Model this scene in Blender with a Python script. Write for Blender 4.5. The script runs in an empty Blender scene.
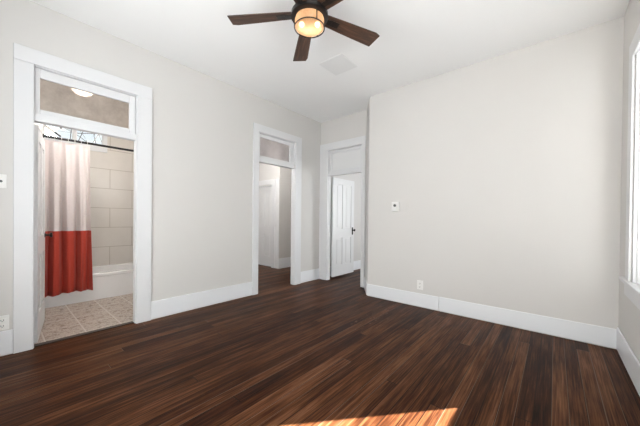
import bpy, bmesh, math, random
from mathutils import Vector, Matrix, Quaternion
random.seed(7)
sc = bpy.context.scene
COL = sc.collection
R = math.radians

# ------------------------------------------------------------------ camera
F_PX, CY, YAW, PIT, ROL = 275.76, 221.06, 40.398, -0.438, -0.588
cam_d = bpy.data.cameras.new('camera')
cam = bpy.data.objects.new('camera', cam_d)
COL.objects.link(cam)
cam_d.sensor_fit = 'HORIZONTAL'; cam_d.sensor_width = 36.0
cam_d.lens = F_PX / 640 * 36.0
cam_d.shift_y = (CY - 213.0) / 640
cam_d.clip_start = 0.02
a, b, c = R(YAW), R(PIT), R(ROL)
Fv = Vector((-math.sin(a)*math.cos(b), math.cos(a)*math.cos(b), math.sin(b)))
R0 = Vector((math.cos(a), math.sin(a), 0)); U0 = R0.cross(Fv)
Rv = math.cos(c)*R0 - math.sin(c)*U0
Uv = math.sin(c)*R0 + math.cos(c)*U0
M = Matrix((Rv, Uv, -Fv)).transposed().to_4x4()
M.translation = Vector((0, 0, 1.2))
cam.matrix_world = M
sc.camera = cam

# ------------------------------------------------------------------ light and exposure
sc.view_settings.view_transform = 'Standard'
sc.view_settings.look = 'None'
sc.view_settings.gamma = 1.0
sc.view_settings.use_curve_mapping = False
sc.view_settings.exposure = 0.0

world = bpy.data.worlds.new('sky'); sc.world = world
world.use_nodes = True
bg = world.node_tree.nodes['Background']
bg.inputs[0].default_value = (0.86, 0.93, 1.0, 1)
bg.inputs[1].default_value = 1.15

def area(name, loc, direction, sx, sy, power, color=(1, 1, 1)):
    l = bpy.data.lights.new(name, 'AREA'); l.shape = 'RECTANGLE'
    l.size, l.size_y, l.energy, l.color = sx, sy, power, color
    o = bpy.data.objects.new(name, l); COL.objects.link(o)
    o.location = loc
    o.rotation_euler = Vector(direction).to_track_quat('-Z', 'Y').to_euler()
    return o

SUN_DIR = Vector((-0.669, -0.776, -0.564))
sun_l = bpy.data.lights.new('sun', 'SUN'); sun_l.energy = 135.0; sun_l.angle = R(0.53)
sun_l.color = (1.0, 0.95, 0.89)
sun = bpy.data.objects.new('sun', sun_l); COL.objects.link(sun)
sun.rotation_euler = SUN_DIR.to_track_quat('-Z', 'Y').to_euler()
DAY = (0.94, 0.975, 1.0)
area('daylight_window', (0.95, 2.74, 1.15), (-1, -0.9, 1.3), 1.0, 1.5, 14, DAY)
area('daylight_window_near', (0.95, 0.76, 1.10), (-1, 0.55, 0.9), 1.0, 1.5, 80, DAY)
area('daylight_window_front', (-1.55, -1.10, 1.05), (-0.15, 1, 0.48), 2.2, 1.5, 92, DAY)  # fill through the added front window, tilted towards the ceiling
area('daylight_window_front_sky', (-1.55, -0.85, 1.66), (0.12, 1, 0.1), 2.2, 1.75, 36, DAY)  # level fill through the same added window
area('daylight_far_room', (-1.1, 6.95, 1.6), (-0.75, -1, 0.0), 1.6, 1.7, 105, DAY)
area('daylight_bath_window', (-6.45, 0.83, 3.25), (1, 0, -0.9), 0.8, 0.5, 14, DAY)
area('bath_fill_light', (-4.35, 1.60, 1.85), (-0.35, -1, -0.1), 0.6, 0.3, 11, (1, .985, .96))  # unseen fill light added to brighten the bathroom

# ------------------------------------------------------------------ dimensions
XL, XR, YB, YREC, YF, H = -3.579, 0.468, 3.787, 4.205, -0.57, 3.117
TL = 0.075           # left wall thickness
XL2 = XL - TL
DH = 2.06           # door head

# ------------------------------------------------------------------ helpers
class MB:
    def __init__(self): self.bm = bmesh.new()
    def box(self, x0, x1, y0, y1, z0, z1):
        r = bmesh.ops.create_cube(self.bm, size=1.0)
        for v in r['verts']:
            v.co = Vector((x0 + (v.co.x+.5)*(x1-x0), y0 + (v.co.y+.5)*(y1-y0), z0 + (v.co.z+.5)*(z1-z0)))
        return self
    def prism(self, pts, z0, z1):
        lo = [self.bm.verts.new((x, y, z0)) for x, y in pts]
        hi = [self.bm.verts.new((x, y, z1)) for x, y in pts]
        n = len(pts)
        self.bm.faces.new(lo[::-1]); self.bm.faces.new(hi)
        for i in range(n):
            self.bm.faces.new((lo[i], lo[(i+1) % n], hi[(i+1) % n], hi[i]))
        bmesh.ops.recalc_face_normals(self.bm, faces=self.bm.faces)
        return self
    def tube(self, p0, p1, r0, r1=None, n=16):
        p0, p1 = Vector(p0), Vector(p1); d = p1 - p0
        r = bmesh.ops.create_cone(self.bm, cap_ends=True, segments=n, radius1=r0, radius2=r0 if r1 is None else r1, depth=d.length)
        m = Matrix.Translation((p0+p1)/2) @ d.to_track_quat('Z', 'Y').to_matrix().to_4x4()
        bmesh.ops.transform(self.bm, matrix=m, verts=r['verts'])
        return self
    def lathe(self, prof, center=(0, 0, 0), axis='Z', n=32):
        rings = []
        for r, z in prof:
            ring = []
            for i in range(n):
                t = 2*math.pi*i/n
                p = Vector((r*math.cos(t), r*math.sin(t), z))
                if axis == 'X': p = Vector((p.z, p.x, p.y))
                if axis == 'Y': p = Vector((p.y, p.z, p.x))
                ring.append(self.bm.verts.new(p + Vector(center)))
            rings.append(ring)
        for A, B in zip(rings, rings[1:]):
            for i in range(n):
                self.bm.faces.new((A[i], A[(i+1) % n], B[(i+1) % n], B[i]))
        if prof[0][0] > 1e-4: self.bm.faces.new(rings[0][::-1])
        if prof[-1][0] > 1e-4: self.bm.faces.new(rings[-1])
        bmesh.ops.remove_doubles(self.bm, verts=self.bm.verts, dist=1e-6)
        bmesh.ops.recalc_face_normals(self.bm, faces=self.bm.faces)
        return self
    def ball(self, c, r, sz=1.0):
        q = bmesh.ops.create_uvsphere(self.bm, u_segments=20, v_segments=12, radius=r)
        bmesh.ops.transform(self.bm, matrix=Matrix.Translation(c) @ Matrix.Diagonal((1, 1, sz, 1)), verts=q['verts'])
        return self
    def build(self, name, mat, parent=None, bevel=0.0, smooth=False, xf=None):
        if xf is not None: bmesh.ops.transform(self.bm, matrix=xf, verts=self.bm.verts)
        me = bpy.data.meshes.new(name); self.bm.to_mesh(me); self.bm.free()
        o = bpy.data.objects.new(name, me); COL.objects.link(o)
        me.materials.append(mat)
        if smooth:
            for p in me.polygons: p.use_smooth = True
            me.set_sharp_from_angle(angle=R(40))
        if bevel:
            m = o.modifiers.new('bevel', 'BEVEL'); m.width = bevel; m.segments = 2
            m.limit_method = 'ANGLE'; m.angle_limit = R(40)
        if parent: o.parent = parent
        return o

def tag(o, label=None, cat=None, group=None, kind=None):
    if label: o['label'] = label
    if cat: o['category'] = cat
    if group: o['group'] = group
    if kind: o['kind'] = kind
    return o
def empty(name, loc, rz=0.0):
    o = bpy.data.objects.new(name, None); COL.objects.link(o)
    o.empty_display_size = 0.1
    o.location = loc; o.rotation_euler = (0, 0, rz)
    return o
def struct(o, label=None, cat=None): return tag(o, label, cat, None, 'structure')

# ------------------------------------------------------------------ materials
def srgb(r, g, b_):
    f = lambda v: (v/255/12.92) if v/255 <= 0.04045 else ((v/255+0.055)/1.055)**2.4
    return (f(r), f(g), f(b_), 1)
class NT:
    def __init__(self, name):
        self.m = bpy.data.materials.new(name); self.m.use_nodes = True
        self.t = self.m.node_tree; self.n = self.t.nodes; self.b = self.n['Principled BSDF']
    def add(self, typ, **kw):
        q = self.n.new(typ)
        for k, v in kw.items(): setattr(q, k, v)
        return q
    def link(self, a_, b_): self.t.links.new(a_, b_)
    def math(self, op, x, y=None, z=None):
        q = self.add('ShaderNodeMath', operation=op)
        for i, v in enumerate((x, y, z)):
            if v is None: continue
            if isinstance(v, (int, float)): q.inputs[i].default_value = v
            else: self.link(v, q.inputs[i])
        return q.outputs[0]
    def mix(self, fac, A, B, mode='MIX'):
        q = self.add('ShaderNodeMix', data_type='RGBA', blend_type=mode)
        for sock, v in ((q.inputs[0], fac), (q.inputs[6], A), (q.inputs[7], B)):
            if isinstance(v, (int, float, tuple)): sock.default_value = v
            else: self.link(v, sock)
        return q.outputs[2]
    def ramp(self, fac, stops):
        q = self.add('ShaderNodeValToRGB'); e = q.color_ramp.elements
        while len(e) < len(stops): e.new(0.5)
        for el, (p_, c_) in zip(e, stops): el.position = p_; el.color = c_
        self.link(fac, q.inputs[0]); return q.outputs[0]
    def noise(self, vec, scale, detail=3, rough=0.5):
        q = self.add('ShaderNodeTexNoise'); q.inputs['Scale'].default_value = scale
        q.inputs['Detail'].default_value = detail; q.inputs['Roughness'].default_value = rough
        if vec is not None: self.link(vec, q.inputs['Vector'])
        return q.outputs[0]
    def obj(self): return self.add('ShaderNodeTexCoord').outputs['Object']
    def mapping(self, vec, scale=(1, 1, 1), loc=(0, 0, 0), rot=(0, 0, 0)):
        q = self.add('ShaderNodeMapping'); self.link(vec, q.inputs[0])
        q.inputs[1].default_value = loc; q.inputs[2].default_value = rot; q.inputs[3].default_value = scale
        return q.outputs[0]
    def bump(self, h_, strength=0.2, dist=0.01):
        q = self.add('ShaderNodeBump'); q.inputs['Strength'].default_value = strength; q.inputs['Distance'].default_value = dist
        self.link(h_, q.inputs['Height']); self.link(q.outputs[0], self.b.inputs['Normal'])

def paint(name, col, rough=0.5, var=0.03, bump=0.05, scale=25, metal=0.0):
    k = NT(name); v = k.obj()
    dark = tuple(x*(1-var) for x in col[:3]) + (1,)
    k.link(k.mix(k.noise(v, scale*.1, 4), dark, col), k.b.inputs['Base Color'])
    k.b.inputs['Roughness'].default_value = rough; k.b.inputs['Metallic'].default_value = metal
    if bump: k.bump(k.noise(v, scale*8, 2), bump, 0.002)
    return k.m

M_WALL = paint('wall_paint', (0.640, 0.622, 0.601, 1), 0.65, 0.02, 0.06)
M_CEIL = paint('ceiling_paint', (0.90, 0.90, 0.895, 1), 0.7, 0.02, 0.08)
M_TRIM = paint('trim_paint', (0.715, 0.715, 0.725, 1), 0.5, 0.02, 0.03)
M_BASE = paint('baseboard_paint', (0.82, 0.83, 0.85, 1), 0.32, 0.02, 0.03)
M_DOOR = paint('door_paint', (0.73, 0.73, 0.73, 1), 0.35, 0.02, 0.03)
M_PLAS = paint('white_plastic', (0.80, 0.79, 0.77, 1), 0.35, 0.01, 0)
M_VENT = paint('vent_metal', (0.80, 0.80, 0.795, 1), 0.5, 0.02, 0)
M_DARK = paint('dark_bronze', (0.030, 0.026, 0.024, 1), 0.35, 0.2, 0.02, metal=0.6)
M_BLACK = paint('black_metal', (0.012, 0.011, 0.011, 1), 0.35, 0.2, 0, metal=0.4)
M_TUB = paint('tub_enamel', (0.84, 0.83, 0.82, 1), 0.12, 0.01, 0)
M_SLOT = paint('outlet_slots', (0.10, 0.10, 0.10, 1), 0.5, 0.1, 0)
M_BARK = paint('tree_bark', (0.05, 0.045, 0.04, 1), 0.9, 0.4, 0.2)
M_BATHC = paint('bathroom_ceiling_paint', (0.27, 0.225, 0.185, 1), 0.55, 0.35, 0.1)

# wood floor: narrow boards along Y
def floor_mat():
    k = NT('wood_floor'); v = k.obj()
    sep = k.add('ShaderNodeSeparateXYZ'); k.link(v, sep.inputs[0])
    PW = 0.086
    u = k.math('DIVIDE', sep.outputs[0], PW)
    pi = k.math('FLOOR', u); fr = k.math('SUBTRACT', u, pi)
    wn = k.add('ShaderNodeTexWhiteNoise', noise_dimensions='1D'); k.link(pi, wn.inputs['W'])
    vy = k.math('ADD', k.math('DIVIDE', sep.outputs[1], 4.4), k.math('MULTIPLY', wn.outputs[0], 7.0))
    sj = k.math('FLOOR', vy); fy = k.math('SUBTRACT', vy, sj)
    cb = k.add('ShaderNodeCombineXYZ'); k.link(pi, cb.inputs[0]); k.link(sj, cb.inputs[1])
    w2 = k.add('ShaderNodeTexWhiteNoise', noise_dimensions='2D'); k.link(cb.outputs[0], w2.inputs['Vector'])
    # grain, shifted per board
    cg = k.add('ShaderNodeCombineXYZ')
    k.link(sep.outputs[0], cg.inputs[0]); k.link(sep.outputs[1], cg.inputs[1]); k.link(k.math('MULTIPLY', w2.outputs[0], 13.0), cg.inputs[2])
    g1 = k.noise(k.mapping(cg.outputs[0], (22, 0.7, 1)), 1.0, 7, 0.72)
    g2 = k.noise(k.mapping(cg.outputs[0], (110, 3.0, 1)), 1.0, 4, 0.6)
    g3 = k.noise(k.mapping(cg.outputs[0], (5.0, 1.0, 1)), 1.0, 4, 0.6)
    t = k.math('ADD', k.math('ADD', 0.055, k.math('MULTIPLY', w2.outputs[0], 0.15)), k.math('MULTIPLY', g1, 0.45))
    t = k.math('ADD', t, k.math('MULTIPLY', g3, 0.38))
    t = k.math('ADD', t, k.math('MULTIPLY', k.math('SUBTRACT', g2, 0.5), 0.55))
    colr = k.ramp(t, [(0.37, (0.006, 0.0022, 0.0014, 1)), (0.51, (0.032, 0.0098, 0.0038, 1)), (0.63, (0.088, 0.0330, 0.0130, 1)), (0.82, (0.20, 0.095, 0.048, 1))])
    # pale scuffs along the boards and a patched, scratched area near the back wall
    sx = k.math('SUBTRACT', sep.outputs[0], -1.63); sy = k.math('SUBTRACT', sep.outputs[1], 2.88)
    e = k.math('ADD', k.math('POWER', k.math('DIVIDE', sx, 0.17), 2.0), k.math('POWER', k.math('DIVIDE', sy, 0.42), 2.0))
    inside = k.math('LESS_THAN', e, 1.0)
    sn = k.noise(k.mapping(v, (28, 16, 1), rot=(0, 0, 0.6)), 1.0, 3, 0.7)
    scr = k.math('MULTIPLY', inside, k.math('GREATER_THAN', sn, 0.62))
    colr = k.mix(k.math('MULTIPLY', scr, 0.45), colr, (0.20, 0.13, 0.095, 1))
    # seams
    ed = k.math('MINIMUM', fr, k.math('SUBTRACT', 1.0, fr))
    seam = k.math('LESS_THAN', ed, 0.034)
    ey = k.math('MINIMUM', fy, k.math('SUBTRACT', 1.0, fy))
    seam2 = k.math('LESS_THAN', ey, 0.0008)
    sm = k.math('MAXIMUM', seam, seam2)
    pale = k.math('GREATER_THAN', w2.outputs[0], 0.80)
    scol = k.mix(k.math('MULTIPLY', pale, 0.55), (0.006, 0.003, 0.002, 1), (0.22, 0.15, 0.11, 1))  # pale seam colour imitates sun-lit board edges
    colr = k.mix(k.math('MULTIPLY', sm, 0.9), colr, scol)
    k.link(colr, k.b.inputs['Base Color'])
    rg = k.noise(k.mapping(cg.outputs[0], (9, 2.0, 1)), 1.0, 4, 0.6)
    k.link(k.math('ADD', 0.28, k.math('MULTIPLY', rg, 0.22)), k.b.inputs['Roughness'])
    k.b.inputs['Specular IOR Level'].default_value = 0.22
    k.b.inputs['IOR'].default_value = 1.22
    hgt = k.math('SUBTRACT', k.math('MULTIPLY', g2, 0.25), k.math('MULTIPLY', sm, 1.0))
    k.bump(hgt, 0.25, 0.002)
    return k.m
M_FLOOR = floor_mat()

def bath_floor():
    k = NT('bathroom_tile'); v = k.obj()
    br = k.add('ShaderNodeTexBrick'); br.offset = 0.0; br.squash = 1.0
    k.link(k.mapping(v, (1, 1, 1), (0.06, 0.0, 0)), br.inputs['Vector'])
    br.inputs['Scale'].default_value = 1.0; br.inputs['Brick Width'].default_value = 0.305; br.inputs['Row Height'].default_value = 0.305
    br.inputs['Mortar Size'].default_value = 0.006; br.inputs['Mortar Smooth'].default_value = 0.1
    n1 = k.noise(k.mapping(v, (14, 14, 1)), 1.0, 7, 0.78)
    n2 = k.noise(k.mapping(v, (5, 5, 1)), 1.0, 3, 0.6)
    colr = k.ramp(n1, [(0.40, (0.15, 0.105, 0.08, 1)), (0.47, (0.36, 0.295, 0.25, 1)), (0.53, (0.54, 0.48, 0.43, 1)), (0.60, (0.22, 0.155, 0.11, 1))])
    colr = k.mix(k.math('MULTIPLY', n2, 0.30), colr, (0.40, 0.29, 0.20, 1))
    colr = k.mix(br.outputs['Fac'], colr, (0.56, 0.51, 0.47, 1))
    k.link(colr, k.b.inputs['Base Color']); k.b.inputs['Roughness'].default_value = 0.4
    k.bump(k.math('SUBTRACT', 1.0, br.outputs['Fac']), 0.3, 0.002)
    return k.m
M_BTILE = bath_floor()

def wall_tile():
    k = NT('wall_tile'); v = k.obj()
    sep = k.add('ShaderNodeSeparateXYZ'); k.link(v, sep.inputs[0])
    cb = k.add('ShaderNodeCombineXYZ')
    k.link(k.math('ADD', sep.outputs[1], 6.5 - 1.267 + sep_off), cb.inputs[0])
    k.link(k.math('SUBTRACT', sep.outputs[2], 0.69 - 0.33*4), cb.inputs[1])
    br = k.add('ShaderNodeTexBrick'); br.offset = 0.5
    k.link(cb.outputs[0], br.inputs['Vector'])
    br.inputs['Scale'].default_value = 1.0; br.inputs['Brick Width'].default_value = 0.65; br.inputs['Row Height'].default_value = 0.33
    br.inputs['Mortar Size'].default_value = 0.0045; br.inputs['Mortar Smooth'].default_value = 0.2
    n = k.noise(k.mapping(v, (3, 3, 3)), 1.0, 5, 0.6)
    colr = k.mix(n, (0.62, 0.575, 0.525, 1), (0.71, 0.67, 0.625, 1))
    colr = k.mix(br.outputs['Fac'], colr, (0.42, 0.365, 0.31, 1))
    k.link(colr, k.b.inputs['Base Color']); k.b.inputs['Roughness'].default_value = 0.3
    k.bump(k.math('SUBTRACT', 1.0, br.outputs['Fac']), 0.3, 0.002)
    return k.m
sep_off = 0.0
M_WTILE = wall_tile()

def fabric():
    k = NT('curtain_fabric'); v = k.obj()
    sep = k.add('ShaderNodeSeparateXYZ'); k.link(v, sep.inputs[0])
    up = k.math('GREATER_THAN', sep.outputs[2], 1.006)
    w = k.noise(k.mapping(v, (300, 300, 60)), 1.0, 2, 0.5)
    redc = k.mix(w, (0.46, 0.045, 0.026, 1), (0.58, 0.066, 0.036, 1))
    wh = k.mix(w, (0.68, 0.605, 0.59, 1), (0.74, 0.67, 0.655, 1))
    colr = k.mix(up, redc, wh)
    k.link(colr, k.b.inputs['Base Color']); k.b.inputs['Roughness'].default_value = 0.85
    k.b.inputs['Sheen Weight'].default_value = 0.1
    tr = k.add('ShaderNodeBsdfTranslucent'); k.link(colr, tr.inputs[0])
    ms = k.add('ShaderNodeMixShader'); ms.inputs[0].default_value = 0.25
    k.link(k.b.outputs[0], ms.inputs[1]); k.link(tr.outputs[0], ms.inputs[2])
    k.link(ms.outputs[0], k.n['Material Output'].inputs[0])
    return k.m
M_CURT = fabric()

def blade_wood():
    k = NT('blade_wood'); v = k.obj()
    g = k.noise(k.mapping(v, (4, 45, 20)), 1.0, 5, 0.65)
    g2 = k.noise(k.mapping(v, (9, 160, 40)), 1.0, 3, 0.6)
    t = k.math('ADD', k.math('MULTIPLY', g, 0.7), k.math('MULTIPLY', g2, 0.3))
    k.link(k.ramp(t, [(0.34, (0.016, 0.008, 0.005, 1)), (0.52, (0.062, 0.028, 0.015, 1)), (0.70, (0.15, 0.075, 0.042, 1))]), k.b.inputs['Base Color'])
    k.b.inputs['Roughness'].default_value = 0.5
    return k.m
M_BLADE = blade_wood()

def glass(name, tint=(1, 1, 1, 1), rough=0.0, gloss=0.06):
    k = NT(name)
    tr = k.add('ShaderNodeBsdfTransparent'); tr.inputs[0].default_value = tint
    gl = k.add('ShaderNodeBsdfGlossy'); gl.inputs['Roughness'].default_value = rough
    ms = k.add('ShaderNodeMixShader'); ms.inputs[0].default_value = gloss
    k.link(tr.outputs[0], ms.inputs[1]); k.link(gl.outputs[0], ms.inputs[2])
    k.link(ms.outputs[0], k.n['Material Output'].inputs[0])
    return k.m
M_GLASS = glass('window_glass', (0.98, 0.99, 0.985, 1))

def obscure(name, c1, c2, fac, scale):
    k = NT(name); v = k.obj()
    n = k.noise(k.mapping(v, (scale, scale, scale)), 1.0, 5, 0.65)
    colr = k.mix(n, c1, c2)
    rf = k.add('ShaderNodeBsdfRefraction'); rf.inputs['IOR'].default_value = 1.02; rf.inputs['Roughness'].default_value = 0.28
    k.link(colr, rf.inputs[0])
    di = k.add('ShaderNodeBsdfDiffuse'); k.link(colr, di.inputs[0])
    tl = k.add('ShaderNodeBsdfTranslucent'); k.link(colr, tl.inputs[0])
    gl = k.add('ShaderNodeBsdfGlossy'); gl.inputs['Roughness'].default_value = 0.12
    def mixs(f_, A, B):
        m_ = k.add('ShaderNodeMixShader'); m_.inputs[0].default_value = f_
        k.link(A, m_.inputs[1]); k.link(B, m_.inputs[2]); return m_.outputs[0]
    s = mixs(fac, rf.outputs[0], mixs(0.5, di.outputs[0], tl.outputs[0]))
    s = mixs(0.07, s, gl.outputs[0])
    k.link(s, k.n['Material Output'].inputs[0])
    return k.m
M_OBS1 = obscure('stained_transom_glass', (0.30, 0.25, 0.21, 1), (0.80, 0.745, 0.69, 1), 0.45, 7)
M_OBS2 = obscure('grey_transom_glass', (0.50, 0.47, 0.47, 1), (0.78, 0.76, 0.76, 1), 0.25, 6)

def amber():
    k = NT('amber_glass'); v = k.obj()
    n = k.noise(k.mapping(v, (60, 60, 60)), 1.0, 3, 0.6)
    colr = k.mix(n, (0.78, 0.46, 0.26, 1), (0.95, 0.74, 0.54, 1))
    tr = k.add('ShaderNodeBsdfTransparent'); k.link(colr, tr.inputs[0])
    tl = k.add('ShaderNodeBsdfTranslucent'); k.link(colr, tl.inputs[0])
    gl = k.add('ShaderNodeBsdfGlossy'); gl.inputs['Roughness'].default_value = 0.15
    m1 = k.add('ShaderNodeMixShader'); m1.inputs[0].default_value = 0.50
    k.link(tr.outputs[0], m1.inputs[1]); k.link(tl.outputs[0], m1.inputs[2])
    m2 = k.add('ShaderNodeMixShader'); m2.inputs[0].default_value = 0.10
    k.link(m1.outputs[0], m2.inputs[1]); k.link(gl.outputs[0], m2.inputs[2])
    k.link(m2.outputs[0], k.n['Material Output'].inputs[0])
    return k.m
M_AMBER = amber()
def emit(name, col, s):
    k = NT(name); k.b.inputs['Base Color'].default_value = col
    k.b.inputs['Emission Color'].default_value = col; k.b.inputs['Emission Strength'].default_value = s
    return k.m
M_BULB = emit('warm_bulb', (1.0, 0.84, 0.64, 1), 14.0)
M_LAMP = emit('frosted_lamp', (1.0, 0.90, 0.78, 1), 6.0)

# ------------------------------------------------------------------ room shell
struct(MB().box(XL2, XR+.18, YF-.15, 4.315, -0.1, 0).box(XL2+.0, 0.6, 4.315, 7.1, -0.1, 0).build('floor', M_FLOOR))
struct(MB().box(-6.4, XL2, 1.74, 7.1, -0.1, 0).build('floor_hall', M_FLOOR))
struct(MB().box(-5.95, XL2, -0.1, 1.74, -0.1, 0.0).build('floor_bathroom', M_BTILE))
struct(MB().box(XL2, XR+.18, YF-.15, 7.1, H, H+.12).build('ceiling', M_CEIL))
struct(MB().box(-6.4, XL2, 1.74, 7.1, H, H+.12).build('ceiling_hall', M_CEIL))
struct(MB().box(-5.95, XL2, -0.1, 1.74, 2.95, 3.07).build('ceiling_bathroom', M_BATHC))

# left wall with two door openings (bathroom, hall)
D1 = (0.200, 1.040); D2 = (2.668, 3.512); TOP = 2.575
w = MB()
for y0, y1, z0 in ((YF, D1[0], 0), (D1[0], D1[1], TOP), (D1[1], D2[0], 0), (D2[0], D2[1], TOP), (D2[1], 7.1, 0)):
    w.box(XL2, XL, y0, y1, z0, H)
struct(w.build('wall_left', M_WALL))
# recess wall with the third opening
D3 = (-3.400, -2.590); TOP3 = 2.55; YREC2 = YREC + .11
w = MB()
w.box(XL, D3[0], YREC, YREC2, 0, H).box(D3[0], D3[1], YREC, YREC2, TOP3, H).box(D3[1], -2.530, YREC, YREC2, 0, H)
struct(w.build('wall_recess', M_WALL))
JX = -2.228
struct(MB().prism([(JX, YB), (XR+.18, YB), (XR+.18, YREC2), (-2.530, YREC2), (-2.530, YREC)], 0, H).build('wall_back', M_WALL))
# right wall with two windows
WZ0, WZ1 = 0.70, 2.53
WIN = [(2.20, 3.24), (0.22, 1.29)]
XO = XR + .18
w = MB()
segs = [(YF, WIN[1][0], 0, H), (WIN[1][1], WIN[0][0], 0, H), (WIN[0][1], YB, 0, H)]
for y0, y1 in WIN: segs += [(y0, y1, 0, WZ0), (y0, y1, WZ1, H)]
for s in segs: w.box(XR, XO, *s)
struct(w.build('wall_right', M_WALL))
# front wall (behind the camera) with an opening for the added window
FX = (-2.65, -0.45)
w = MB()
for x0, x1, z0, z1 in ((XL2, FX[0], 0, H), (FX[1], XO, 0, H), (FX[0], FX[1], 0, WZ0), (FX[0], FX[1], WZ1, H)):
    w.box(x0, x1, YF-.15, YF, z0, z1)
struct(w.build('wall_front', M_WALL))

struct(MB().box(-5.94, XO, -0.72, 7.2, 3.3, 6.4).build('upper_sun_block', M_WALL))  # unseen block over the house, added to keep sun off the tree
# bathroom shell
BX = -5.817
BW = (0.44, 1.20, 2.33, 2.83)      # bathroom window opening y0,y1,z0,z1
w = MB()
for y0, y1, z0, z1 in ((-0.1, BW[0], 0, 2.95), (BW[1], 1.74, 0, 2.95), (BW[0], BW[1], 0, BW[2]), (BW[0], BW[1], BW[3], 2.95)):
    w.box(BX-.12, BX, y0, y1, z0, z1)
struct(w.build('wall_bathroom_back', M_WTILE))
struct(MB().box(BX, -5.02, 0.285, 0.385, 0, 2.95).build('wall_bathroom_left', M_WTILE))
struct(MB().box(-4.53, XL2, -0.1, 0.0, 0, 2.95).box(-4.60, -4.53, -0.1, 0.345, 0, 2.95).box(-5.02, -4.60, 0.20, 0.345, 0, 2.95).build('wall_bathroom_entry', M_WALL))
struct(MB().box(BX, XL2, 1.64, 1.74, 0, H).build('wall_bathroom_right', M_WALL))
# hall shell
HY, HX = 4.37, -4.99
struct(MB().box(-6.4, -6.3, 1.74, HY, 0, H).build('wall_hall_left', M_WALL))
struct(MB().box(-6.4, -6.02, HY, HY+.12, 0, H).box(-5.25, HX, HY, HY+.12, 0, H).box(-6.02, -5.25, HY, HY+.12, 2.03, H).box(HX-.12, HX, HY+.12, 7.1, 0, H).build('wall_hall_closet', M_WALL))
struct(MB().box(-6.4, 0.6, 7.1, 7.2, 0, H).build('wall_far', M_WALL))
struct(MB().box(0.5, 0.6, YREC2, 7.1, 0, H).build('wall_far_right', M_WALL))

# ------------------------------------------------------------------ baseboards
BT = 0.013; BH = 0.215
def bboard(name, pieces, label):
    m = MB()
    for (x0, x1, y0, y1, h_) in pieces:
        m.box(x0, x1, y0, y1, 0.009, h_)
    return struct(m.build(name, M_BASE, bevel=0.005), label, 'baseboard')
bboard('baseboard_left', [(XL, XL+BT, YF, 0.096, BH), (XL, XL+BT, 1.17, 2.58, BH), (XL, XL+BT, 3.64, YREC, BH)], 'white tall baseboard along the left wall between the door casings')
bboard('baseboard_back', [(JX-.004, -1.150, YB-BT, YB, .190), (-1.147, XR, YB-BT+.002, YB, .193)], 'white tall baseboard along the back wall with a joint left of centre')
struct(MB().prism([(JX, YB-.001), (-2.5225, YREC-.010), (-2.535, YREC-.018), (JX-.012, YB-.009)], .009, .19).build('baseboard_return', M_BASE), 'short white baseboard on the slanted return beside the recess doorway', 'baseboard')
bboard('baseboard_right', [(XR-BT, XR, YF, YB-BT, BH)], 'white baseboard under the window at the right edge')
bboard('baseboard_front', [(XL, XR, YF, YF+BT, BH)], 'white baseboard of the wall behind the viewer')
bboard('baseboard_hall', [(HX, HX+BT, HY-.02, 7.1, .25), (-6.3, -6.15, HY-BT, HY, .25)], 'white baseboard of the grey hall wall')
bboard('baseboard_bathroom', [(-5.02, -4.53, .345, .36, .18)], 'white baseboard between the open bathroom door and the tub')
bboard('baseboard_far_room', [(XL, XL+BT, YREC2, 7.1, BH)], 'white baseboard behind the far panelled door')

# ------------------------------------------------------------------ door trim with transoms
# built in local coords: u along wall, n out of the wall into the bedroom, z up
def frame_xf(side):
    if side == 'L':   # left wall: u = +Y, n = +X
        return Matrix(((0, 1, 0, XL), (1, 0, 0, 0), (0, 0, 1, 0), (0, 0, 0, 1)))
    return Matrix(((1, 0, 0, 0), (0, -1, 0, YREC), (0, 0, 1, 0), (0, 0, 0, 1)))
def fixn(o):
    bm = bmesh.new(); bm.from_mesh(o.data); bmesh.ops.recalc_face_normals(bm, faces=bm.faces); bm.to_mesh(o.data); bm.free()
    return o
def door_trim(name, side, o0, i0, i1, o1, ztop, zin, bar, sash, pane_mat, label, pane_label, thick=TL, bw=0.0):
    X = frame_xf(side); ct = 0.024
    root = empty(name, (0, 0, 0)); struct(root, label, 'door frame')
    root.location = X @ Vector(((i0+i1)/2, 0, 0)); P = Matrix.Translation(-root.location)
    def bl(m, n, mat, par, bevel=.003):
        o = m.build(n, mat, par, bevel, xf=(P @ X)); fixn(o); return o
    m = MB().box(o0, i0, 0, ct, 0.003, zin).box(i1, o1, 0, ct, 0.003, zin).box(o0, o1, 0, ct, zin, ztop)
    bl(m, 'casing', M_TRIM, root, .004)
    m = MB().box(o0, i0, -thick-.015, -thick, 0.003, zin).box(i1, o1, -thick-.015, -thick, 0.003, zin).box(o0, o1, -thick-.015, -thick, zin, ztop)
    bl(m, 'inner_casing', M_TRIM, root, .004)
    j = 0.022
    m = MB().box(i0-.018, i0+.006, -thick, 0, 0.002, zin+.006).box(i1-.006, i1+.018, -thick, 0, 0.002, zin+.006).box(i0+.006, i1-.006, -thick, 0, zin-.006, zin+.018)
    bl(m, 'jamb', M_TRIM, root, .002)
    m = MB().box(i0+.006, i1-.006, -thick, 0.004, bar[0], bar[1])
    bl(m, 'transom_bar', M_TRIM, root, .004)
    s0, s1, z0, z1 = sash    # glass extents
    a0, a1, b0, b1 = i0+.008, i1-.008, bar[1]+.002, zin-.008
    n0, n1 = -.062, -.022
    m = MB().box(a0, s0, n0, n1, b0, b1).box(s1, a1, n0, n1, b0, b1).box(s0, s1, n0, n1, b0, z0).box(s0, s1, n0, n1, z1, b1)
    ts = bl(m, 'transom_sash', M_TRIM, root, .004)
    g = bl(MB().box(s0-.004, s1+.004, -.046, -.040, z0-.004, z1+.004), 'transom_pane', pane_mat, ts, 0)
    g['label'] = pane_label
    return root
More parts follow.
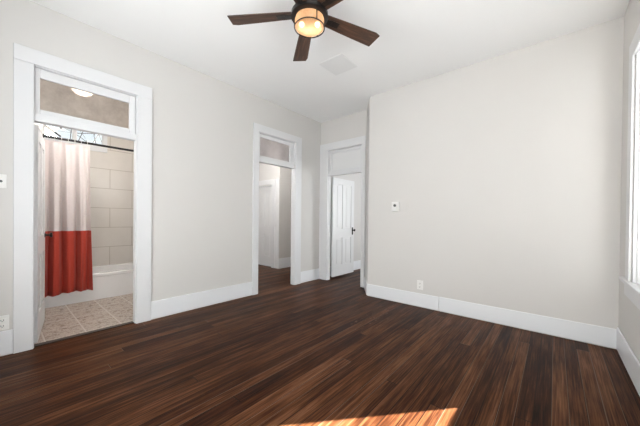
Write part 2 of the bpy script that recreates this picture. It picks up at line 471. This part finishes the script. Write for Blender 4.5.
t1 = door_trim('trim_1', 'L', .096, .219, 1.020, 1.170, 2.690, 2.556, (2.060, 2.128), (.260, .955, 2.178, 2.462), M_OBS1,
          'white door casing with stained transom around the bathroom doorway', 'stained tan transom glass')
t2 = door_trim('trim_2', 'L', 2.580, 2.687, 3.494, 3.645, 2.682, 2.565, (2.100, 2.150), (2.735, 3.385, 2.207, 2.498), M_OBS2,
          'white door casing with grey transom around the hall doorway', 'cloudy grey transom glass')
t3 = door_trim('trim_3', 'B', -3.577, -3.380, -2.608, -2.535, 2.668, 2.530, (2.042, 2.095), (-3.318, -2.670, 2.150, 2.475), M_DOOR,
          'white door casing with painted transom around the doorway in the recess', 'transom pane painted white')
# dark threshold strip at bathroom door
struct(MB().box(XL2-.01, XL2+.05, .226, 1.013, 0, .010).build('trim_4', paint('threshold_wood', (0.03, .018, .012, 1), .5), bevel=.003), 'dark wooden threshold strip of the bathroom doorway', 'threshold')

# ------------------------------------------------------------------ doors
def panel_door(name, loc, rz, wd, ht, z0, panels, label, flip=1):
    """leaf runs along +X from the hinge; thickness along Y"""
    root = empty(name, loc, rz); struct(root, label, 'door')
    T = .036
    xs = sorted({0, wd} | {v for p_ in panels for v in p_[:2]}); zs = sorted({z0, ht} | {v for p_ in panels for v in p_[2:]})
    m = MB()
    for x0, x1 in zip(xs, xs[1:]):
        for q0, q1 in zip(zs, zs[1:]):
            cx, cz = (x0+x1)/2, (q0+q1)/2
            if any(p_[0] < cx < p_[1] and p_[2] < cz < p_[3] for p_ in panels): continue
            m.box(x0, x1, -T/2, T/2, q0, q1)
    bmesh.ops.remove_doubles(m.bm, verts=m.bm.verts, dist=1e-5)
    # drop internal faces
    seen = {}
    for f in list(m.bm.faces):
        kf = tuple(sorted(v.index for v in f.verts))
    m.build('leaf', M_DOOR, root)
    for p_ in panels:
        q = MB().box(p_[0], p_[1], -T/2+.011, T/2-.011, p_[2], p_[3])
        i = .035
        q.box(p_[0]+i, p_[1]-i, -T/2+.004, T/2-.004, p_[2]+i, p_[3]-i)
        q.build('panel', M_DOOR, root, bevel=.006)
    return root, T
def knob(root, x, z, T, mat, plate=True):
    kb = MB()
    for s in (1, -1):
        kb.lathe([(0.0, 0), (.026, 0), (.026, .006), (.010, .012), (.010, .036), (.022, .042), (.029, .052), (.024, .064), (0.0, .068)], (0, 0, 0), 'Y', 20)
        for v in kb.bm.verts:
            if not v.tag: v.co = Vector((x + v.co.x, s*(T/2 + v.co.y), z + v.co.z)); v.tag = True
    bmesh.ops.recalc_face_normals(kb.bm, faces=kb.bm.faces)
    o = kb.build('knob', mat, root, smooth=True); o['label'] = 'dark round door knob'
    if plate:
        pl = MB()
        for s in (1, -1): pl.box(x-.024, x+.024, min(s*T/2, s*(T/2+.004)), max(s*T/2, s*(T/2+.004)), z-.10, z+.06)
        pl.build('lock_plate', mat, root, bevel=.002)
def hinges(root, zs, T, mat=M_TRIM):
    for z in zs:
        MB().tube((-.006, T/2+.004, z-.045), (-.006, T/2+.004, z+.045), .007, n=10).box(-.012, .028, T/2-.002, T/2+.002, z-.045, z+.045).build('hinge', mat, root)

P4 = lambda wd, ht: [(.11, wd/2-.05, 1.00, ht-.12), (wd/2+.05, wd-.11, 1.00, ht-.12), (.11, wd/2-.05, .26, .82), (wd/2+.05, wd-.11, .26, .82)]
# bathroom door, opened into the bathroom
d1, T = panel_door('door_1', (XL2-.03, .236, 0), math.atan2(.108, -.75), .775, 2.045, .012, P4(.775, 2.045), 'white panelled bathroom door standing open, seen nearly edge on')
knob(d1, .735, .985, T, M_BLACK, False); hinges(d1, (.25, 1.75), -T)
# far room door
d3, T = panel_door('door_3', (-3.372, 4.338, 0), R(90), .755, 2.03, .045, P4(.755, 2.03), 'white four panel door standing open in the recess doorway')
knob(d3, .695, .965, T, M_BLACK); hinges(d3, (.32, 1.80), -T)
# hall closet door
d2, T = panel_door('door_2', (-6.015, HY+.045, 0), 0, .76, 2.005, .012, P4(.77, 1.985), 'white panelled closed door inside the hall')
m = MB().box(-5.24, -5.125, HY-.03, HY, 0.003, 2.02).box(-6.17, -6.03, HY-.03, HY, .003, 2.02).box(-6.17, -5.125, HY-.03, HY, 2.02, 2.15)
m.box(-5.125, HX+.004, HY-.018, HY, .003, 2.15)
struct(m.build('trim_5', M_TRIM, bevel=.004), 'white casing of the closed hall door', 'door frame')

# ------------------------------------------------------------------ windows
def window(name, y0, y1, label):
    root = empty(name, (XR, (y0+y1)/2, WZ0)); struct(root, label, 'window')
    P = Matrix.Translation(-root.location)
    cw = .15; ct = .018
    b0, b1 = y0+.02, y1-.02
    m = MB().box(XR-ct, XR, y1-.0+.015, y1+.150, WZ0+.03, 2.645).box(XR-ct, XR, y0-.175, y0-.015, WZ0+.03, 2.645).box(XR-ct, XR, y0-.015, y1+.015, WZ1-.02, 2.645)
    m.build('window_casing', M_TRIM, root, .004, xf=P)
    m = MB().box(XR, XO, y0, y0+.02, WZ0+.03, WZ1).box(XR, XO, y1-.02, y1, WZ0+.03, WZ1).box(XR, XO, b0, b1, WZ1-.02, WZ1)
    for s in (0, 1):
        ya = b0 if s == 0 else b1-.018
        m.box(XR+.02, XR+.045, ya, ya+.018, WZ0+.03, WZ1-.02)
    m.build('window_jamb', M_TRIM, root, .002, xf=P)
    m = MB().box(XR, XO+.03, y0+.001, y1-.001, WZ0+.001, WZ0+.03).box(XR-.035, XR-.0005, y0-.275, y1+.300, WZ0, WZ0+.03)
    m.build('window_stool', M_TRIM, root, .006, xf=P)
    MB().box(XR-.02, XR, y0-.16, y1+.16, WZ0-.10, WZ0).build('window_apron', M_TRIM, root, .004, xf=P)
    st = .10; mid = 1.60
    for nm, xa, z0, z1 in (('lower_sash', XR+.075, WZ0+.03, mid+.02), ('upper_sash', XR+.118, mid-.02, WZ1-.02)):
        xb = xa+.04
        gz0, gz1 = z0+(.12 if nm == 'lower_sash' else .045), z1-.05
        m = MB().box(xa, xb, b0, b0+st, z0, z1).box(xa, xb, b1-st, b1, z0, z1).box(xa, xb, b0+st, b1-st, z0, gz0).box(xa, xb, b0+st, b1-st, gz1, z1)
        so = m.build(nm, M_TRIM, root, .004, xf=P)
        MB().box(xa+.017, xa+.022, b0+st-.005, b1-st+.005, gz0-.005, gz1+.005).build('pane', M_GLASS, so, xf=P)
    return root
window('window_1', *WIN[0], 'tall white framed window at the right edge of the photo')
window('window_2', *WIN[1], 'white framed window on the right wall beside the viewer')
# front window, simple double unit added behind the camera to light the room
r = empty('fill_window', ((FX[0]+FX[1])/2, YF, WZ0)); struct(r, 'white framed double window added behind the viewer to let in light', 'window')
P = Matrix.Translation(-r.location)
m = MB().box(FX[0]-.13, FX[0], YF, YF+.024, WZ0, 2.64).box(FX[1], FX[1]+.13, YF, YF+.024, WZ0, 2.64).box(FX[0]-.13, FX[1]+.13, YF, YF+.024, WZ1, 2.64)
m.box(FX[0]-.2, FX[1]+.2, YF-.10, YF+.07, WZ0-.03, WZ0)
m.build('window_casing', M_TRIM, r, .004, xf=P)
mx = (FX[0]+FX[1])/2
m = MB()
for x0, x1 in ((FX[0], FX[0]+.06), (mx-.06, mx+.06), (FX[1]-.06, FX[1])): m.box(x0, x1, YF-.11, YF-.06, WZ0, WZ1)
for z0, z1 in ((WZ0, WZ0+.08), (1.58, 1.63), (WZ1-.06, WZ1)): m.box(FX[0], FX[1], YF-.105, YF-.065, z0, z1)
sh = m.build('sash', M_TRIM, r, xf=P)
MB().box(FX[0]+.05, mx-.05, YF-.088, YF-.083, WZ0+.05, WZ1-.05).build('pane', M_GLASS, sh, xf=P)
MB().box(mx+.05, FX[1]-.05, YF-.088, YF-.083, WZ0+.05, WZ1-.05).build('pane', M_GLASS, sh, xf=P)
# bathroom window
r = empty('window_4', (BX, .83, BW[2])); struct(r, 'small white bathroom window high over the tub with branches outside', 'window')
P = Matrix.Translation(-r.location)
m = MB().box(BX, BX+.018, .402, .44+.012, 2.285, 2.88).box(BX, BX+.018, 1.165, 1.225, 2.285, 2.88).box(BX, BX+.018, .452, 1.165, 2.285, 2.375).box(BX, BX+.018, .452, 1.165, 2.80, 2.88)
m.build('window_casing', M_TRIM, r, .003, xf=P)
m = MB().box(BX-.08, BX-.04, .44, .475, BW[2], BW[3]).box(BX-.08, BX-.04, 1.165, 1.20, BW[2], BW[3]).box(BX-.08, BX-.03, .785, .84, BW[2], BW[3]).box(BX-.078, BX-.042, .475, 1.165, BW[2], 2.38).box(BX-.078, BX-.042, .475, 1.165, 2.79, BW[3])
sh = m.build('sash', M_TRIM, r, xf=P)
MB().box(BX-.062, BX-.058, .47, .79, 2.37, 2.80).build('pane', M_GLASS, sh, xf=P)
MB().box(BX-.062, BX-.058, .835, 1.17, 2.37, 2.80).build('pane', M_GLASS, sh, xf=P)

# bare tree outside the bathroom window
def tree():
    rnd = random.Random(3); m = MB()
    def branch(p0, d, L, r0, depth):
        segs = 4; p_ = p0
        for s in range(segs):
            d = (d + Vector((rnd.uniform(-.18, .18), rnd.uniform(-.25, .25), rnd.uniform(-.18, .18)))).normalized()
            q = p_ + d*(L/segs); ra = r0*(1-.6*s/segs); rb = r0*(1-.6*(s+1)/segs)
            m.tube(p_, q, ra, rb, n=6)
            if depth > 0 and s >= 1:
                for _ in range(2):
                    nd = (d*.6 + Vector((rnd.uniform(-.5, .5), rnd.uniform(-1, 1), rnd.uniform(-.3, .9)))).normalized()
                    branch(q, nd, L*.62, rb*.6, depth-1)
            p_ = q
    branch(Vector((-9.0, 1.0, -0.3)), Vector((0, .05, 1)), 3.9, .11, 0)
    for an in range(9):
        t_ = an*.9
        branch(Vector((-9.0, 1.0, 1.9+.2*an)), Vector((math.cos(t_)*.5, math.sin(t_)*1.0, .45)).normalized(), 2.0, .020, 2)
    return m.build('bare_tree', M_BARK)
tag(tree(), 'bare dark tree branches outside the small bathroom window', 'tree')
struct(MB().box(-40, -6.2, -30, 30, -.5, -.3).build('ground', paint('ground_dirt', (.16, .15, .11, 1), .9, .3)))

# ------------------------------------------------------------------ bathtub
def bathtub():
    x0, x1, y0, y1, zt = BX+.003, -5.035, .388, 1.637, .378
    root = empty('bathtub', ((x0+x1)/2, (y0+y1)/2, 0)); P = Matrix.Translation(-root.location)
    tag(root, 'white built-in bathtub behind the shower curtain', 'bathtub')
    m = MB(); bm = m.bm
    def ring(ins, z, rad, bulge=0):
        xa, xb, ya, yb = x0+ins, x1-ins+bulge, y0+ins, y1-ins
        vs = []
        for cx, cy, a0 in ((xb-rad, yb-rad, 0), (xa+rad, yb-rad, 90), (xa+rad, ya+rad, 180), (xb-rad, ya+rad, 270)):
            for i in range(7):
                t_ = R(a0 + 15*i); vs.append(bm.verts.new((cx+rad*math.cos(t_), cy+rad*math.sin(t_), z)))
        return vs
    rings = [ring(.0, 0, .004), ring(.0, zt-.05, .004), ring(-.0, zt-.045, .006, .012), ring(0, zt-.008, .008, .012), ring(.006, zt, .02, .010), ring(.065, zt, .12), ring(.080, zt-.012, .13), ring(.12, .14, .16), ring(.17, .085, .18), ring(.25, .075, .12)]
    for A, B in zip(rings, rings[1:]):
        n = len(A)
        for i in range(n): bm.faces.new((A[i], A[(i+1) % n], B[(i+1) % n], B[i]))
    bm.faces.new(rings[-1]); bmesh.ops.recalc_face_normals(bm, faces=bm.faces)
    m.build('basin', M_TUB, root, smooth=True, xf=P)
    MB().tube((x0+.38, y1-.32, .076), (x0+.38, y1-.32, .080), .03).build('drain', paint('chrome', (.7, .7, .7, 1), .15, .02, 0, metal=1), root, xf=P)
bathtub()

# shower rod and curtain
RX, RZ = -5.0, 2.228
rod = empty('shower_rod', (RX, .386, RZ)); tag(rod, 'thin black shower curtain rod across the tub', 'curtain rod')
P = Matrix.Translation(-rod.location)
MB().tube((RX, .387, RZ), (RX, 1.638, RZ), .016, n=16).build('bar', M_BLACK, rod, smooth=True, xf=P)
for ya, yb in ((.386, .398), (1.627, 1.639)): MB().tube((RX, ya, RZ), (RX, yb, RZ), .026, n=20).build('flange', M_BLACK, rod, xf=P)
def curtain():
    root = empty('shower_curtain', (RX, .62, 0)); tag(root, 'gathered pale shower curtain with a red lower band', 'shower curtain')
    P = Matrix.Translation(-root.location)
    m = MB(); bm = m.bm
    NU, NV = 150, 40; rows = []
    rnd = random.Random(11); ph = [rnd.uniform(0, 6.28) for _ in range(6)]
    for j in range(NV+1):
        v = j/NV; z = 2.185 - v*(2.185-.172)
        row = []
        for i in range(NU+1):
            u = i/NU
            wdt = .452 + .028*v
            y = .398 + u*wdt + .006*math.sin(9*u+3*v)
            A = .012 + .036*min(1, v*1.4)
            s = math.sin(2*math.pi*(3.6*u + .12*math.sin(3*v+ph[0])) + ph[1]) + .35*math.sin(2*math.pi*7.1*u + ph[2] + 1.2*v) + .3*math.sin(2*math.pi*3.1*u + ph[3] - v)
            x = RX + .075*min(1.0, max(0, (v-.0)*1.25)) + A*s + .010*(1-v)*0
            zz = z + (.012*math.sin(7*u+1) - .02*u)*-v*.6 
            row.append(bm.verts.new((x, y, zz)))
        rows.append(row)
    for A_, B_ in zip(rows, rows[1:]):
        for i in range(NU): bm.faces.new((A_[i], A_[i+1], B_[i+1], B_[i]))
    o = m.build('curtain_cloth', M_CURT, None, smooth=True)
    # keep object-space = world-space so the colour band sits at its true height
    o.parent = root; o.matrix_parent_inverse = Matrix.Translation(-root.location)
    so = o.modifiers.new('thickness', 'SOLIDIFY'); so.thickness = .0015
    for i in range(7):
        y = .43 + i*.066
        g = MB(); n = 20
        pts = [Vector((RX + (.027)*math.cos(2*math.pi*q/n), y, RZ - .012 + .034*math.sin(2*math.pi*q/n))) for q in range(n+1)]
        for a_, b_ in zip(pts, pts[1:]): g.tube(a_, b_, .0022, n=6)
        g.build('ring', M_PLAS, root, xf=P)
curtain()

# bathroom ceiling lamp
bl = empty('ceiling_lamp', (-4.24, .66, 2.95)); tag(bl, 'round flush ceiling lamp glowing behind the bathroom transom', 'lamp')
MB().lathe([(0, 0), (.15, 0), (.15, -.025), (0, -.025)], n=32).build('lamp_base', M_PLAS, bl, smooth=True)
MB().lathe([(.14, -.025), (.135, -.05), (.10, -.085), (.05, -.10), (0, -.104)], n=32).build('lamp_shade', M_LAMP, bl, smooth=True)
l = bpy.data.lights.new('bath_lamp', 'POINT'); l.energy = 40; l.color = (1, .98, .95); l.shadow_soft_size = .12
o = bpy.data.objects.new('bath_lamp', l); COL.objects.link(o); o.location = (-4.24, .66, 2.74)
# ceiling lamp added out of view to light the hall
hl = empty('ceiling_lamp', (-4.4, 3.2, H)); tag(hl, 'round flush ceiling lamp added out of view to light the hall', 'lamp')
MB().lathe([(0, 0), (.15, 0), (.15, -.025), (0, -.025)], n=32).build('lamp_base', M_PLAS, hl, smooth=True)
MB().lathe([(.14, -.025), (.135, -.05), (.10, -.085), (.05, -.10), (0, -.104)], n=32).build('lamp_shade', M_LAMP, hl, smooth=True)
l = bpy.data.lights.new('hall_fill_light', 'POINT'); l.energy = 78; l.color = (1, .985, .965); l.shadow_soft_size = .12
o = bpy.data.objects.new('hall_fill_light', l); COL.objects.link(o); o.location = (-4.4, 3.2, 2.85)

# ------------------------------------------------------------------ ceiling fan
def fan():
    C = Vector((-1.511, 1.622, 0)); ZB = 2.835
    root = empty('ceiling_fan', (C.x, C.y, H)); tag(root, 'five blade wooden ceiling fan with a caged amber lamp', 'ceiling fan')
    L = lambda z: z - H
    MB().lathe([(0, 0), (.075, 0), (.075, -.02), (.055, -.055), (.02, -.07), (0, -.07)], n=32).build('canopy', M_DARK, root, smooth=True)
    MB().tube((0, 0, -.06), (0, 0, L(2.93)), .013).build('downrod', M_DARK, root, smooth=True)
    MB().lathe([(0, L(2.955)), (.05, L(2.955)), (.085, L(2.94)), (.115, L(2.91)), (.122, L(2.87)), (.118, L(2.845)), (.146, L(2.838)), (.148, L(2.806)), (.130, L(2.798)), (0, L(2.798))], n=40).build('motor_housing', M_DARK, root, smooth=True)
    for kx in range(5):
        t_ = R(69.2 + 72*kx)
        B = empty('blade', (0, 0, 0)); COL.objects.unlink(B); bpy.data.objects.remove(B)
        m = MB(); bm = m.bm
        out = [(.125, -.050), (.30, -.060), (.45, -.067), (.625, -.075), (.672, -.062), (.658, .075), (.45, .067), (.30, .060), (.125, .050)]
        lo = [bm.verts.new((x, y, -.004)) for x, y in out]; hi = [bm.verts.new((x, y, .004)) for x, y in out]
        bm.faces.new(lo[::-1]); bm.faces.new(hi)
        for i in range(len(out)): bm.faces.new((lo[i], lo[(i+1) % len(out)], hi[(i+1) % len(out)], hi[i]))
        bl_ = m.build('blade', M_BLADE, root, bevel=.002)
        bl_.location = (0, 0, L(ZB)); bl_.rotation_euler = Quaternion((0, 0, 1), t_).to_matrix().to_4x4().to_euler()
        bl_.rotation_euler = (Matrix.Rotation(t_, 3, 'Z') @ Matrix.Rotation(R(-11), 3, 'X')).to_euler()
        m = MB().box(.10, .20, -.020, .020, -.012, -.004).box(.18, .27, -.026, .026, -.009, -.004)
        br = m.build('blade_bracket', M_DARK, bl_, bevel=.002)
    # lamp: amber glass drum in a bronze cage
    zt, zb_, r_ = L(2.798), L(2.722), .118
    g = MB().lathe([(r_-.006, zt), (r_-.002, L(2.785)), (r_-.004, L(2.729)), (r_-.022, L(2.716)), (.05, L(2.708)), (0, L(2.705))], n=40)
    sh = g.build('lamp_shade', M_AMBER, root, smooth=True)
    cg = MB()
    n = 48
    for z, rr in ((L(2.724), r_+.001),):
        for i in range(n):
            a0, a1 = 2*math.pi*i/n, 2*math.pi*(i+1)/n
            cg.tube((rr*math.cos(a0), rr*math.sin(a0), z), (rr*math.cos(a1), rr*math.sin(a1), z), .0045, n=8)
    for i in range(3):
        a0 = R(-20 + 120*i)
        cg.tube(((r_+.002)*math.cos(a0), (r_+.002)*math.sin(a0), zt+.004), ((r_+.002)*math.cos(a0), (r_+.002)*math.sin(a0), L(2.722)), .0045, n=8)
    cg.build('lamp_cage', M_DARK, root, smooth=True)
    for dx, dy in ((.048, .040), (-.048, -.040)):
        bu = MB().ball((dx, dy, L(2.752)), .019).build('bulb', M_BULB, root, smooth=True)
    l = bpy.data.lights.new('fan_lamp', 'POINT'); l.energy = 0.8; l.color = (1, .82, .60); l.shadow_soft_size = .03
    o = bpy.data.objects.new('fan_lamp', l); COL.objects.link(o); o.location = (C.x, C.y, 2.765)
fan()

# ------------------------------------------------------------------ ceiling vent
v = empty('ceiling_vent', (-2.075, 2.762, H)); tag(v, 'square flat grey vent on the ceiling beyond the fan', 'vent')
s = .172
m = MB().box(-s, s, -s, -s+.02, -.004, 0).box(-s, s, s-.02, s, -.004, 0).box(-s, -s+.02, -s+.02, s-.02, -.004, 0).box(s-.02, s, -s+.02, s-.02, -.004, 0)
m.build('vent_frame', M_VENT, v, .0)
m = MB()
for i in range(16):
    y = -s+.03 + i*.019
    m.box(-s+.02, s-.02, y, y+.014, -.0035, -.0025)
m.build('louvres', M_VENT, v)
MB().box(-s+.02, s-.02, -s+.02, s-.02, -.0015, 0).build('vent_back', M_VENT, v)

# ------------------------------------------------------------------ wall fittings
th = empty('thermostat', (-1.770, YB, 1.385)); tag(th, 'small white thermostat with a dark dial on the back wall', 'thermostat')
MB().box(-.058, .170, -.004, 0, -.062, .070).build('wall_plate', M_WALL, th, .002)
MB().box(-.055, .058, -.030, -.004, -.060, .075).build('thermostat_body', M_PLAS, th, .006)
MB().lathe([(0, 0), (.021, 0), (.019, .006), (0, .006)], (0, 0, 0), 'Y', 24).build('dial', M_SLOT, th, smooth=True, xf=Matrix.Translation((-.004, -.030, .022)) @ Matrix.Diagonal((1, -1, 1, 1)))['label'] = 'dark round dial'

def outlet(loc, rz, label):
    """plate in local XZ, facing -Y"""
    r = empty('wall_outlet', loc, rz); tag(r, label, 'outlet')
    MB().box(-.040, .040, -.010, 0, -.062, .062).build('cover_plate', M_PLAS, r, .003)
    for dz in (-.024, .024):
        rc = MB().box(-.017, .017, -.014, -.010, dz-.015, dz+.015).build('receptacle', M_PLAS, r, .003)
        MB().box(-.009, -.006, -.0150, -.0139, dz-.006, dz+.008).box(.006, .009, -.0150, -.0139, dz-.006, dz+.008).tube((0, -.0150, dz-.009), (0, -.0139, dz-.009), .003, n=10).build('slots', M_SLOT, rc)
    return r
outlet((-1.400, YB, .305), 0, 'white wall outlet low on the back wall above its baseboard')
outlet((XL, .035, .285), R(90), 'white wall outlet on the left wall beside the bathroom door casing')
sw = empty('light_switch', (XL, .022, 1.492), R(90)); tag(sw, 'white light switch on the left wall beside the bathroom door casing', 'light switch')
MB().box(-.042, .036, -.009, 0, -.058, .058).build('cover_plate', M_PLAS, sw, .003)
MB().tube((.004, -.009, 0), (.004, -.024, 0), .010, n=16).build('switch_button', M_SLOT, sw, smooth=True)['label'] = 'dark switch button'
